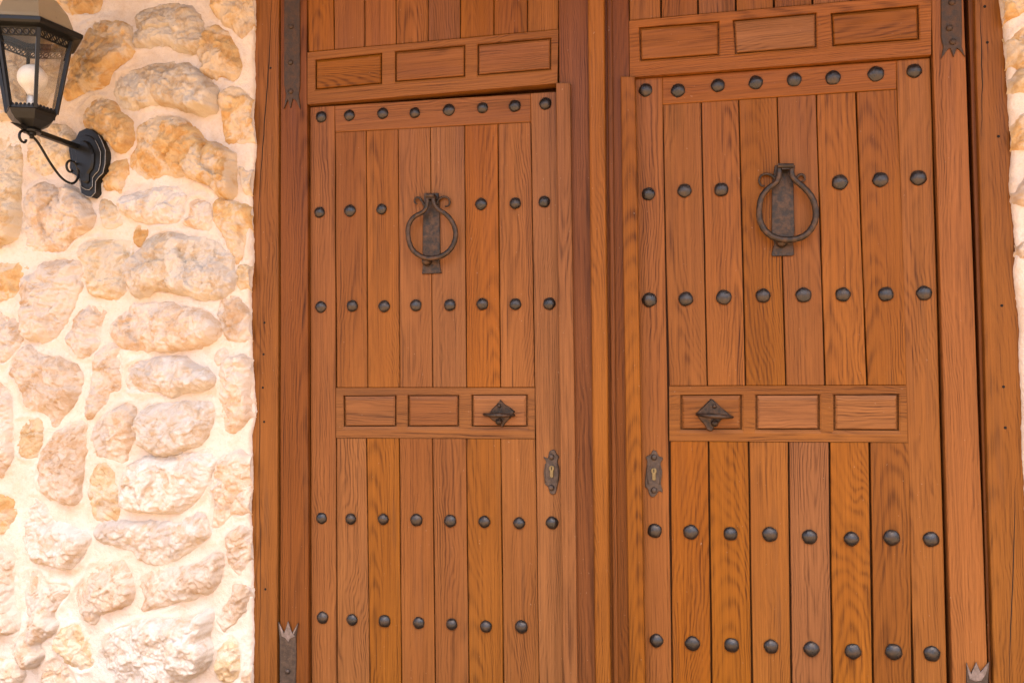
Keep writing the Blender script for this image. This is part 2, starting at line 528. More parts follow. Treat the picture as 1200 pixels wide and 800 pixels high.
def panel_rail(q, panels, yf, yb, parent, gw=.0065, gd=.0065, mat=WH, iron=None):
    """a rail carved with V grooves round raised panels"""
    TL, TR, BR, BL = [w_(p, yf) for p in q]
    mb = MB()
    PW = [[w_(p, yf) for p in pan] for pan in panels]
    def on(a, b, x):
        return a + (b - a) * ((x - a[0]) / (b[0] - a[0]))
    top = [TL]; bot = [BL]; mt = []; mbm = []
    cols = []
    mt.append(on(TL, BL, 0) if False else TL + (BL - TL) * .2); mbm.append(TL + (BL - TL) * .8)
    for P in PW:
        for (u, v) in ((P[0], P[3]), (P[1], P[2])):
            xm = (u[0] + v[0]) / 2
            top.append(on(TL, TR, xm)); bot.append(on(BL, BR, xm)); mt.append(u); mbm.append(v)
    top.append(TR); bot.append(BR); mt.append(TR + (BR - TR) * .2); mbm.append(TR + (BR - TR) * .8)
    vs = top + mt + mbm + bot; n = len(top)
    fs = []
    for i in range(n - 1):
        fs.append((n + i, n + i + 1, i + 1, i))
        fs.append((3 * n + i, 3 * n + i + 1, 2 * n + i + 1, 2 * n + i))
        if i % 2 == 0:
            fs.append((2 * n + i, 2 * n + i + 1, n + i + 1, n + i))
    mb.add(vs, fs)
    # edges back
    ring = [TL, TR, BR, BL]
    back = [np.array([p[0], yb, p[2]]) for p in ring]
    mb.add(ring + back, [(0, 1, 5, 4), (1, 2, 6, 5), (2, 3, 7, 6), (3, 0, 4, 7)])
    outs = []
    for P in PW:
        c = sum(P) / 4
        qd, bd = .014, .0045
        def ring(top, bot, side, y):
            return [np.array([p[0] + (side if p[0] < c[0] else -side), y, p[2] + (bot if p[2] < c[2] else -top)]) for p in P]
        R0 = [np.array([p[0], yf, p[2]]) for p in P]
        qs = gw * .42
        R1 = ring(.0005, 2 * gw - .0046, gw - qs, yf + bd * .5)
        R2 = ring(.0006, 2 * gw - .0045, gw - qs + .0001, yf + qd)
        R3 = ring(.0044, 2 * gw - .0005, gw + qs, yf + qd)
        v = R0 + R1 + R2 + R3; f = []
        for k in range(3):
            f += [(4 * k + i, 4 * k + (i + 1) % 4, 4 * k + 4 + (i + 1) % 4, 4 * k + 4 + i)[::-1] for i in range(4)]
        mb.add(v, f)
        Q0 = ring(.0043, 2 * gw - .0006, gw + qs - .0001, yf + qd + .004)
        Q1 = ring(.0042, 2 * gw - .0007, gw + qs - .0001, yf + bd)
        Q2 = ring(2 * gw, 2 * gw + .0006, 2 * gw, yf + .0010)
        Q3 = ring(2 * gw + .0012, 2 * gw + .0016, 2 * gw + .0012, yf + .0005)
        f = []
        for k in range(3):
            f += [(4 * k + i, 4 * k + (i + 1) % 4, 4 * k + 4 + (i + 1) % 4, 4 * k + 4 + i)[::-1] for i in range(4)]
        f.append((15, 14, 13, 12))
        outs.append((Q0 + Q1 + Q2 + Q3, f))
    r = mb.build('rail', mat, parent)
    for v, f in outs:
        mesh_obj('panel', v, f, mat, parent)
    return r

# studs: five hammered dome variants that share mesh data
STUD = []
for k in range(6):
    mb = MB(); n = 14
    prof = [(.0205, .0), (.0205, .0015), (.0195, .0040), (.0160, .0078), (.0105, .0110), (.0050, .0128), (.0012, .0132)]
    mb.lathe(prof, (0, 0, 0), n, 'y')
    v = np.array(mb.v)
    ang = np.arctan2(v[:, 2], v[:, 0])
    fac = 1 + .035 * np.cos(ang * random.choice((3, 4, 5)) + random.uniform(0, 6)) + np.array([random.uniform(-.025, .025) for _ in v])
    v[:, 0] *= fac; v[:, 2] *= fac
    v[:, 0] += -v[:, 1] * random.uniform(-.12, .12); v[:, 2] += -v[:, 1] * random.uniform(-.12, .12)
    me = bpy.data.meshes.new('stud'); me.from_pydata(v.tolist(), [], mb.f); me.update()
    me.polygons.foreach_set('use_smooth', [True] * len(me.polygons)); me.materials.append(IRON)
    STUD.append(me)

def add_studs(pts, yf, parent, k=1.0):
    for p in pts:
        c = w_(p, yf - .003)
        o = new_obj('stud', random.choice(STUD), parent, None, (c[0], yf, c[2]))
        o.rotation_euler = (0, random.uniform(0, 6.28), 0)
        s = k * random.uniform(.90, 1.02); o.scale = (s, random.uniform(.9, 1.1), s)

def px_poly(pts, y):
    return [(at(a, b, y)[0], at(a, b, y)[2]) for a, b in pts]

def knocker(parent, plate, ring, scrolls, pin, yf, rad):
    mb = MB(); mb.plate(px_poly(plate, yf), yf - .005, yf + .002, .0015)
    k = mb.build('knocker', IRON2, parent)
    P = []
    for i, (a, b) in enumerate(ring):
        dep = yf - .030
        P.append(at(a, b, dep))
    C = catmull(P, 6, False); n = len(C)
    mb = MB(); rr = rad * (1 - .22 * np.abs(np.linspace(-1, 1, n)) ** 2)
    rr = rr * (1 + .05 * np.sin(np.arange(n) * 1.7))
    mb.tube(C, rr, 8, .75); mb.build('ring', IRON2, k, True)
    for s in scrolls:
        P = [at(a, b, yf - .008) for a, b in s]
        C = catmull(P, 4, False); mb = MB(); mb.tube(C, np.linspace(.0048, .0026, len(C)), 6, .9)
        mb.build('scroll', IRON2, k, True)
    a, b = pin
    A = at(a[0], a[1], yf - .034); Bp = at(b[0], b[1], yf - .034)
    mb = MB(); mb.tube([A, (A + Bp) / 2, Bp], .0075, 10); 
    c = (A + Bp) / 2
    mb.box((c[0] - .011, yf - .036, c[2] - .010), (c[0] + .011, yf - .004, c[2] + .006))
    mb.build('hinge_pin', IRON2, k)
    # striking boss under the ring
    low = max(ring, key=lambda q: q[1])
    c = at(low[0], low[1] + 4, yf)
    mb = MB(); mb.lathe([(.016, 0), (.016, .010), (.012, .017), (.004, .020)], (c[0], yf - .004, c[2]), 12, 'y')
    mb.build('strike_boss', IRON2, k, True)
    return k

def pull_handle(parent, plate, gripL, gripR, yf, out):
    mb = MB(); mb.plate(px_poly(plate, yf), yf - .006, yf + .001, .003)
    h = mb.build('pull_handle', IRON2, parent)
    A = at(*gripL, yf - .012); B = at(*gripR, yf - .012)
    P = []
    for t in np.linspace(0, 1, 17):
        s = math.sin(t * math.pi)
        p = A + (B - A) * t; p[1] = yf - .008 - out * s ** .7
        P.append(p)
    mb = MB(); mb.tube(P, .0045 + .0035 * np.sin(np.linspace(0, 1, 17) * math.pi), 8, 1.25)
    mb.build('grip', IRON2, h, True)
    c = (A + B) / 2
    mb = MB(); mb.lathe([(.011, 0), (.011, .008), (.007, .014), (.002, .016)], (c[0], yf - .006, c[2] - .022), 10, 'y')
    mb.lathe([(.007, 0), (.006, .004), (.002, .006)], (c[0], yf - .006, c[2] + .028), 10, 'y')
    mb.build('rosette', IRON2, h, True)
    return h

def escutcheon(parent, outline, cyl, yf):
    pts = catmull(np.array(px_poly(outline, yf)), 3)
    mb = MB(); mb.plate(pts, yf - .0045, yf + .001, .0015)
    e = mb.build('keyhole_plate', SCRAP, parent)
    ys = [p[1] for p in outline]; xs = [p[0] for p in outline]
    cx = (min(xs) + max(xs)) / 2
    mb = MB()
    for yy in (min(ys) + 8, max(ys) - 8):
        c = at(cx, yy, yf); mb.lathe([(.010, 0), (.008, .004), (.0025, .006)], (c[0], yf - .0045, c[2]), 9, 'y')
    for sx in (-1, 1):
        c0 = at(cx + sx * 6.5, (min(ys) + max(ys)) / 2 - 10, yf); c1 = at(cx + sx * 6.5, (min(ys) + max(ys)) / 2 + 12, yf)
        cm = (c0 + c1) / 2 + np.array([sx * .004, 0, 0])
        C = catmull([c0, cm, c1], 4, False); C[:, 1] = yf - .0045
        mb.tube(C, .0022, 6)
    mb.build('raised_ornament', SCRAP, e, True)
    c = at(cyl[0], cyl[1] - 3, yf - .005)
    P = []
    for t in np.linspace(-.9, math.pi + .9, 14):
        P.append((c[0] + .0088 * math.cos(t), c[2] + .0088 * math.sin(t)))
    P += [(c[0] - .0055, c[2] - .026), (c[0], c[2] - .029), (c[0] + .0055, c[2] - .026)]
    mb = MB(); mb.plate(P[::1], yf - .009, yf - .003, .001)
    cy = mb.build('lock_cylinder', BRASS, e)
    mb = MB(); mb.box((c[0] - .0011, yf - .0097, c[2] - .005), (c[0] + .0011, yf - .0088, c[2] + .005))
    mb.build('key_slot', DARK, e)
    return e

# ------------------------------------------------------------------ door frame
YW = 0.0         # wickets
YL = -0.016      # leaves
YJ = -0.024      # jambs
YS = -0.034      # cover strips
Z_TOP, Z_BOT = 2.99, .07
fr = thing('door_frame', 'fixed outer oak frame with nail holes, between the stone wall and both door leaves', 'door frame', (0, 0, .0))
board('jamb', [(286, 0), (326.5, 0), (324.5, 790), (286, 790)], YJ, .10, WJ, fr, up=3.18, down=.0, n=14, jit=.0012)
board('jamb', [(1142.5, 0), (1205, 0), (1225, 790), (1164, 790)], YJ, .10, WJ, fr, up=3.18, down=.0, n=14, jit=.0012)
board('bead', [(1134.5, 0), (1141.5, 0), (1162.5, 790), (1158.8, 790)], YJ + .016, .10, WD, fr, up=2.99, down=.0, n=9)
board('lintel', [(327, -168), (1139, -232), (1139, -310), (327, -260)][::1], YJ + .002, .10, WH, fr, 'h') if False else None
mb = MB(); mb.box((-1.17, YJ + .003, 3.0), (1.02, .10, 3.19)); mb.build('lintel', WH, fr)
mb = MB(); mb.box((-1.17, -.06, .0005), (1.03, .10, .062)); mb.build('threshold', WH, fr)
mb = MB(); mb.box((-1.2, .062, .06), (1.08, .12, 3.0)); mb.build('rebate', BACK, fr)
for (a, b) in ((310, 378), (309, 415), (308, 454), (309.5, 494), (317, 80), (1154, 8), (1157, 50), (1174, 358), (1176, 453), (1178, 501), (311, 690), (1170, 160)):
    c = at(a, b, YJ); mb = MB(); mb.lathe([(.0042, 0), (.0036, .0008), (.0012, .0010)], (c[0], YJ - .0002, c[2]), 8, 'y')
    mb.build('nail', DARK, fr)
# drying cracks along the left jamb
def crack(pts, y, parent, w=.0016):
    P = catmull([at(a, b, y) for a, b in pts], 5, False)
    P[:, 0] += np.array([random.uniform(-.0012, .0012) for _ in P])
    n = len(P); ww = w * np.sin(np.linspace(.15, math.pi - .15, n))
    v = []; f = []
    for p, q in zip(P, ww):
        v += [(p[0] - q, y - .0004, p[2]), (p[0] + q, y - .0004, p[2])]
    f = [(2 * i, 2 * i + 1, 2 * i + 3, 2 * i + 2) for i in range(n - 1)]
    mesh_obj('crack', v, f, DARK, parent)
crack([(318, 0), (316, 60), (311, 130), (306, 200), (302, 262)], YJ, fr, .0018)
crack([(304, 300), (305, 420), (304, 560), (305, 660), (304, 800)], YJ, fr, .0011)
crack([(1190, 560), (1187, 680), (1182, 800)], YJ, fr, .0013)
crack([(1148, 0), (1150, 60), (1151, 100), (1150, 160)], YJ, fr, .0013)

# ------------------------------------------------------------------ left leaf
ll = thing('door_leaf', 'left door leaf framing the small door nearer the lantern', 'door leaf', (-.6, 0, 0), 'leaves of the double door')
board('stile', [(328.5, 0), (359.5, 0), (361.5, 790), (328, 790)], YL, .05, WD, ll, up=Z_TOP, down=Z_BOT, n=12)
board('stile', [(654.5, 0), (690.5, 0), (698.5, 790), (662, 790)], YL, .05, WD, ll, up=Z_TOP, down=Z_BOT, n=12)
planks([360, 391, 427.3, 464, 501.5, 539.3, 578.5, 618, 654.5], [361, 391.7, 427.3, 464.3, 501.7, 539.3, 578.7, 618.3, 654.5],
       ((360, 0), (654, 0)), ((360, 61.2), (654, 34.8)), YL + .005, .045, ll, .0012, up=Z_TOP)
panel_rail([(360.3, 61.8), (654.2, 35), (653, 97.5), (360.3, 122.3)],
           [[(368.3, 70), (448.3, 61.7), (448.3, 100), (368.3, 107.3)], [(461.7, 60), (546, 52.3), (546, 91.7), (461.7, 98.3)],
            [(558.3, 51.7), (646.7, 44), (646.7, 83.3), (558.3, 90.7)]], YL, .03, ll, .0052, .011)
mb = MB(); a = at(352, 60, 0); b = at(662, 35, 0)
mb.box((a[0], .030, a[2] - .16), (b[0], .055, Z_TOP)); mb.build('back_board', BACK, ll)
board('cover_strip', [(651.5, 97), (668, 97), (676.8, 790), (660, 790)], YS, -.002, WS, ll, down=Z_BOT, n=12)
board('astragal', [(688.8, 0), (707.5, 0), (715, 790), (697.2, 790)], -.046, .05, WJ, ll, up=Z_TOP, down=Z_BOT, n=12, ch=.006)

def strap(parent, outline, rivets, yf, tips=None):
    mb = MB(); mb.plate(px_poly(outline, yf), yf - .005, yf + .002, .0014)
    s = mb.build('strap_hinge', STRAPM if outline[0][1] < 300 else SCRAP, parent)
    for r in rivets:
        c = at(*r, yf); mb = MB(); mb.lathe([(.0095, 0), (.0085, .004), (.004, .0065), (.001, .007)], (c[0], yf - .005, c[2]), 10, 'y')
        mb.build('rivet', SCRAP if outline[0][1] > 300 else STRAPM, s, True)
    if tips:
        mb = MB(); mb.plate(px_poly(tips, yf - .006), yf - .0075, yf - .0045, .001); mb.build('crown', TIPS, s)
    return s
strap(ll, [(334, -120), (352, -120), (352, 100), (350.5, 112), (352.5, 128), (347, 118), (343.5, 116), (341, 127), (338, 117), (333, 128), (336, 111), (333.5, 100)],
      [(342, 32), (341.3, 74), (341.5, 108), (343, -40)], YL)
strap(ll, [(326.5, 728), (333.5, 741), (337.8, 727.5), (342.5, 741), (350, 729), (347.5, 746), (347.8, 770), (347, 800), (347, 880), (328.5, 880), (328.5, 800), (328.5, 750)],
      [(338, 785.6), (338, 850)], YL,
      [(326.8, 729), (333, 742), (337.8, 728), (342.5, 742), (349.7, 729.5), (344.5, 743), (346, 745), (340, 748), (338, 752), (334.5, 747), (330, 745)])

# ------------------------------------------------------------------ right leaf
rl = thing('door_leaf', 'right door leaf framing the small door farther from the lantern', 'door leaf', (.5, 0, 0), 'leaves of the double door')
board('stile', [(704, 0), (737, 0), (746, 790), (711, 790)], YL, .05, WD, rl, up=Z_TOP, down=Z_BOT, n=12)
board('stile', [(1091.5, 0), (1129, 0), (1157.5, 790), (1116, 790)], YL, .05, WV, rl, up=Z_TOP, down=Z_BOT, n=12)
planks([737, 774.3, 817.6, 862, 906.7, 951.8, 997, 1043, 1091], [737, 774.7, 818, 862.4, 907, 952, 997.5, 1043.5, 1091],
       ((737, -30), (1091, -60)), ((737, 24.3), (1091, -6.6)), YL + .005, .045, rl, .0024, up=Z_TOP)
panel_rail([(737.3, 24.5), (1091.2, -6.6), (1091.2, 64), (738.2, 90.5)],
           [[(747.7, 32), (843.9, 24.5), (844.4, 66.5), (748.9, 73.6)], [(857.7, 23.5), (957.9, 14.5), (958.4, 57.7), (860, 65.8)],
            [(972.3, 15.6), (1078, 5.4), (1079.1, 48.5), (974.2, 56.6)]], YL, .03, rl, .0054, .011)
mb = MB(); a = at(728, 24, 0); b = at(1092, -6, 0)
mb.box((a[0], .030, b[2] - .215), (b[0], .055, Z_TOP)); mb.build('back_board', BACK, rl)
board('cover_strip', [(727.3, 89.5), (743.8, 89.5), (755.5, 790), (737.5, 790)], YS, -.002, WS, rl, down=Z_BOT, n=12)
board('bead', [(711, 0), (717, 0), (724.5, 790), (719, 790)], YL - .009, YL + .004, WD, rl, up=Z_TOP, down=Z_BOT, n=10, ch=.003)
strap(rl, [(1101.8, -120), (1125.5, -120), (1126.8, 45), (1126.5, 56), (1130.5, 67), (1124, 59), (1121, 57), (1117, 67.5), (1113, 57), (1110, 59), (1102.5, 69.5), (1105, 56), (1102.5, 45)],
      [(1115, 4), (1116, 50), (1112, 34), (1114, -60)], YL)
strap(rl, [(1132, 775.5), (1137, 788), (1143.8, 775), (1149, 786), (1159, 774.5), (1157.5, 795), (1158, 860), (1133, 860), (1132, 795)],
      [(1146, 840)], YL,
      [(1132, 776), (1138, 789), (1143.8, 775.5), (1149, 787), (1159, 775), (1155, 790), (1150, 797), (1143, 798), (1136, 795)])

# ------------------------------------------------------------------ wicket doors
lw = thing('wicket_door', 'small studded plank door nearer the lantern with seven studs showing along its bottom row', 'door', (-.6, 0, Z_BOT), 'studded doors with ring knockers')
wl_top = ((363, 125.5), (649.5, 107.5))
def wl(x): return 125.5 + (107.5 - 125.5) * (x - 363) / 286.5
board('stile', [(363, wl(363)), (391.8, wl(392)), (394, 790), (365, 790)], YW, .03, WV, lw, down=Z_BOT, n=12)
board('stile', [(621.9, wl(622)), (652.5, wl(652.5)), (661.5, 790), (632, 790)], YW, .03, WV, lw, down=Z_BOT, n=12)
board('rail', [(392, wl(392)), (621.8, wl(622)), (622, 143), (392.7, 155)], YW, .03, WH, lw, 'h', n=6, gap=.0004)
planks([392.7, 429, 466.2, 504.2, 544.2, 583.2, 622.3], [394.5, 430.8, 468.6, 507, 546.8, 586.6, 626.6],
       ((392, 155.2), (622, 143.2)), ((393, 454), (627, 453.8)), YW + .0015, .032, lw, .0013)
panel_rail([(393.9, 454.3), (626.6, 454.3), (626.6, 513.5), (393.9, 512.8)],
           [[(400.5, 463), (466, 462.6), (466, 503.5), (401, 503.6)], [(475.8, 462.6), (539.5, 462.3), (539.5, 503.6), (475.8, 503.6)],
            [(550.6, 462), (620, 461.6), (620, 504), (550.8, 504)]], YW, .025, lw, .0078, .0090)
planks([394.2, 429.2, 467.6, 506.6, 546, 586.6, 627.5], [395, 433.2, 470.6, 510, 549.5, 590, 632],
       ((393, 513), (628, 513.8)), ((393, 795), (632, 800)), YW + .0015, .032, lw, .0016, down=Z_BOT)
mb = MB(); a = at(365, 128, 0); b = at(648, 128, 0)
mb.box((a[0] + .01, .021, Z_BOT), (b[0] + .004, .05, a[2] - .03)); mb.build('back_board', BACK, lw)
add_studs([(376, 137), (409, 135), (448.3, 132.7), (485.7, 132), (525.7, 128.7), (565.3, 126.3), (603, 124), (639, 121.3),
           (374, 248.7), (409.7, 246.7), (446.7, 245), (563.3, 239), (603.7, 238), (637.7, 236.3),
           (375.6, 359.7), (412.4, 358.4), (449.9, 358.7), (487, 357.7), (526.8, 357.3), (565, 356.3), (603.8, 356.3), (643.6, 355.7),
           (376.5, 607.2), (410.6, 608), (448.8, 608.3), (487.8, 609.1), (527.2, 610.2), (567.3, 611.3), (608.2, 612.8), (646.8, 612.5),
           (377.6, 723.4), (412.1, 726.1), (450.3, 727.6), (490.4, 729.8), (529, 731.3), (569.2, 733.9), (610.8, 734.3)], YW, lw)
knocker(lw, [(497.5, 226.5), (514, 226.5), (515.5, 245), (516.2, 300), (515, 307), (517, 318), (518, 320), (505, 321), (495, 321), (496, 309), (495.7, 300), (496.3, 245)],
        [(501, 229), (500.3, 240), (496, 248), (485, 254.5), (479, 264), (478.3, 277), (482, 290), (490, 298.5), (501, 302.5), (513, 301.5), (524, 296), (531.5, 286), (534, 273.5), (530.5, 261), (523, 251.5), (514, 245.5), (508.5, 238), (507.5, 229)],
        [[(498, 242), (494, 235), (490, 231.5), (486.5, 233), (486, 237), (489, 239.5)], [(511, 240), (514, 234), (519, 231), (524.5, 232), (527, 236.5), (525.5, 241), (521.5, 242)]],
        ((499.5, 229.5), (509, 229.5)), YW, .0086)
pull_handle(lw, [(586.5, 468), (591, 473), (599, 478), (603.5, 482), (599, 489), (593, 495), (589, 500.5), (584, 496), (577, 492), (572, 487), (577, 479), (583, 473)],
            (567, 485.2), (602, 486.4), YW, .040)
escutcheon(lw, [(643.5, 530), (646.5, 527), (650.5, 527.5), (652.5, 532), (655, 535), (653.5, 541), (655.8, 550), (655, 562), (653, 570), (651.5, 577), (648, 579), (644.5, 577), (642.5, 570), (638.5, 566), (638.5, 552), (640, 541), (637, 535), (642, 536.5)],
           (646.6, 551.5), YW)

rw = thing('wicket_door', 'small studded plank door farther from the lantern with eight studs along every plain row', 'door', (.5, 0, Z_BOT), 'studded doors with ring knockers')
def wr(x): return 92.5 + (67.7 - 92.5) * (x - 744) / 346
board('stile', [(743, wr(743)), (776, wr(776)), (787, 790), (756, 790)], YW, .03, WV, rw, down=Z_BOT, n=12)
board('stile', [(1050.8, wr(1051)), (1090.3, wr(1090)), (1109.6, 790), (1071.5, 790)], YW, .03, WV, rw, down=Z_BOT, n=12)
board('rail', [(776.2, wr(776)), (1050.6, wr(1051)), (1050.8, 104.5), (776.3, 122.7)], YW, .03, WH, rw, 'h', n=6, gap=.0004)
planks([776.3, 821.6, 865.6, 910.6, 956.4, 1003, 1051.5], [783.8, 829, 874, 921.2, 967, 1016.3, 1065.2],
       ((776, 122.9), (1051, 104.7)), ((784, 452), (1065, 451.2)), YW + .0015, .032, rw, .0018)
panel_rail([(784.2, 452.3), (1062, 451.5), (1063.6, 518), (784.5, 516.4)],
           [[(795.3, 462.2), (871.5, 461.8), (871.7, 507.5), (795.6, 507.5)], [(883.3, 461.8), (962.8, 461.6), (963, 508), (883.5, 507.8)],
            [(974.5, 461.6), (1055.6, 461.2), (1056, 509), (974.8, 508.4)]], YW, .025, rw, .0078, .0090)
planks([785, 830.3, 877.2, 924, 971.8, 1019, 1067.2], [787.5, 834, 881.4, 927.5, 975.3, 1023.2, 1069.2],
       ((784, 516.6), (1066, 518.2)), ((787, 795), (1069, 800)), YW + .0015, .032, rw, .0026, down=Z_BOT)
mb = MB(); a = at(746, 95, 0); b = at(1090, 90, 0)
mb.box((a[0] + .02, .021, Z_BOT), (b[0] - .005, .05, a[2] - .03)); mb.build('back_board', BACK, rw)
add_studs([(756.5, 105.5), (794.5, 106), (841.3, 100), (885.7, 96.7), (930.8, 93.2), (976.3, 91), (1026.6, 86.5), (1071.5, 82.9),
           (759.8, 227.3), (802.1, 223.2), (845.3, 222.1), (984.4, 213.6), (1031.9, 210.3), (1076.5, 208.3),
           (760.9, 351.3), (803.5, 350.2), (848.3, 348.3), (894.2, 346.4), (941.8, 345.6), (987.9, 345), (1038.3, 344.5), (1083.1, 343.4),
           (767.1, 621.7), (809.6, 623.3), (856.1, 625.2), (902.3, 626), (948.8, 629), (997.9, 631.2), (1045.2, 629.9), (1091.3, 631.7),
           (769.2, 750.3), (811.5, 754), (857.4, 755.8), (903.8, 757.4), (951, 760.3), (999.8, 763.2), (1047.5, 763.7), (1092.4, 765.8)], YW, rw, 1.11)
knocker(rw, [(908, 194), (926, 194), (929.5, 215), (931, 270), (929, 284), (930.5, 298), (928, 300), (905, 300.5), (904, 298), (907, 286), (904, 275), (904.5, 215)],
        [(913, 194), (913, 205), (909.5, 214), (900, 221), (892.5, 231), (890, 243), (890, 256), (895, 268), (904, 276.5), (916, 280.5), (930, 280.5), (943, 276), (952, 266), (956, 254), (955, 241), (950, 229), (941, 219), (932, 211), (928, 204), (928.5, 194)],
        [[(911, 214), (906, 207), (899, 204), (892, 206), (889.5, 212), (892, 217.5), (896, 218)], [(931, 212), (937, 205), (942, 206), (943, 211), (939, 213)]],
        ((911.5, 194.5), (930, 194.5)), YW, .0098)
pull_handle(rw, [(833, 467), (836, 468.5), (845, 477), (858, 487.5), (846, 491), (838, 499), (834, 505), (829, 504), (825, 497), (819, 490), (815.5, 484), (824, 476)],
            (817, 485.5), (858, 488.5), YW, .034)
escutcheon(rw, [(762.5, 532), (765, 527.5), (769, 528.5), (772, 534), (777, 536.5), (774, 543), (776, 553), (774.5, 566), (776.5, 576), (772, 575), (769, 579.5), (765, 582), (761, 579), (759, 572), (756, 569), (757, 553), (758.5, 541), (757, 535)],
           (766.3, 554.5), YW)

# ------------------------------------------------------------------ stone wall
YM = -.040
wall = thing('stone_wall', 'rubble wall of ochre and grey limestone in pale mortar around the doorway', 'stone wall', (-1.8, 0, 0))

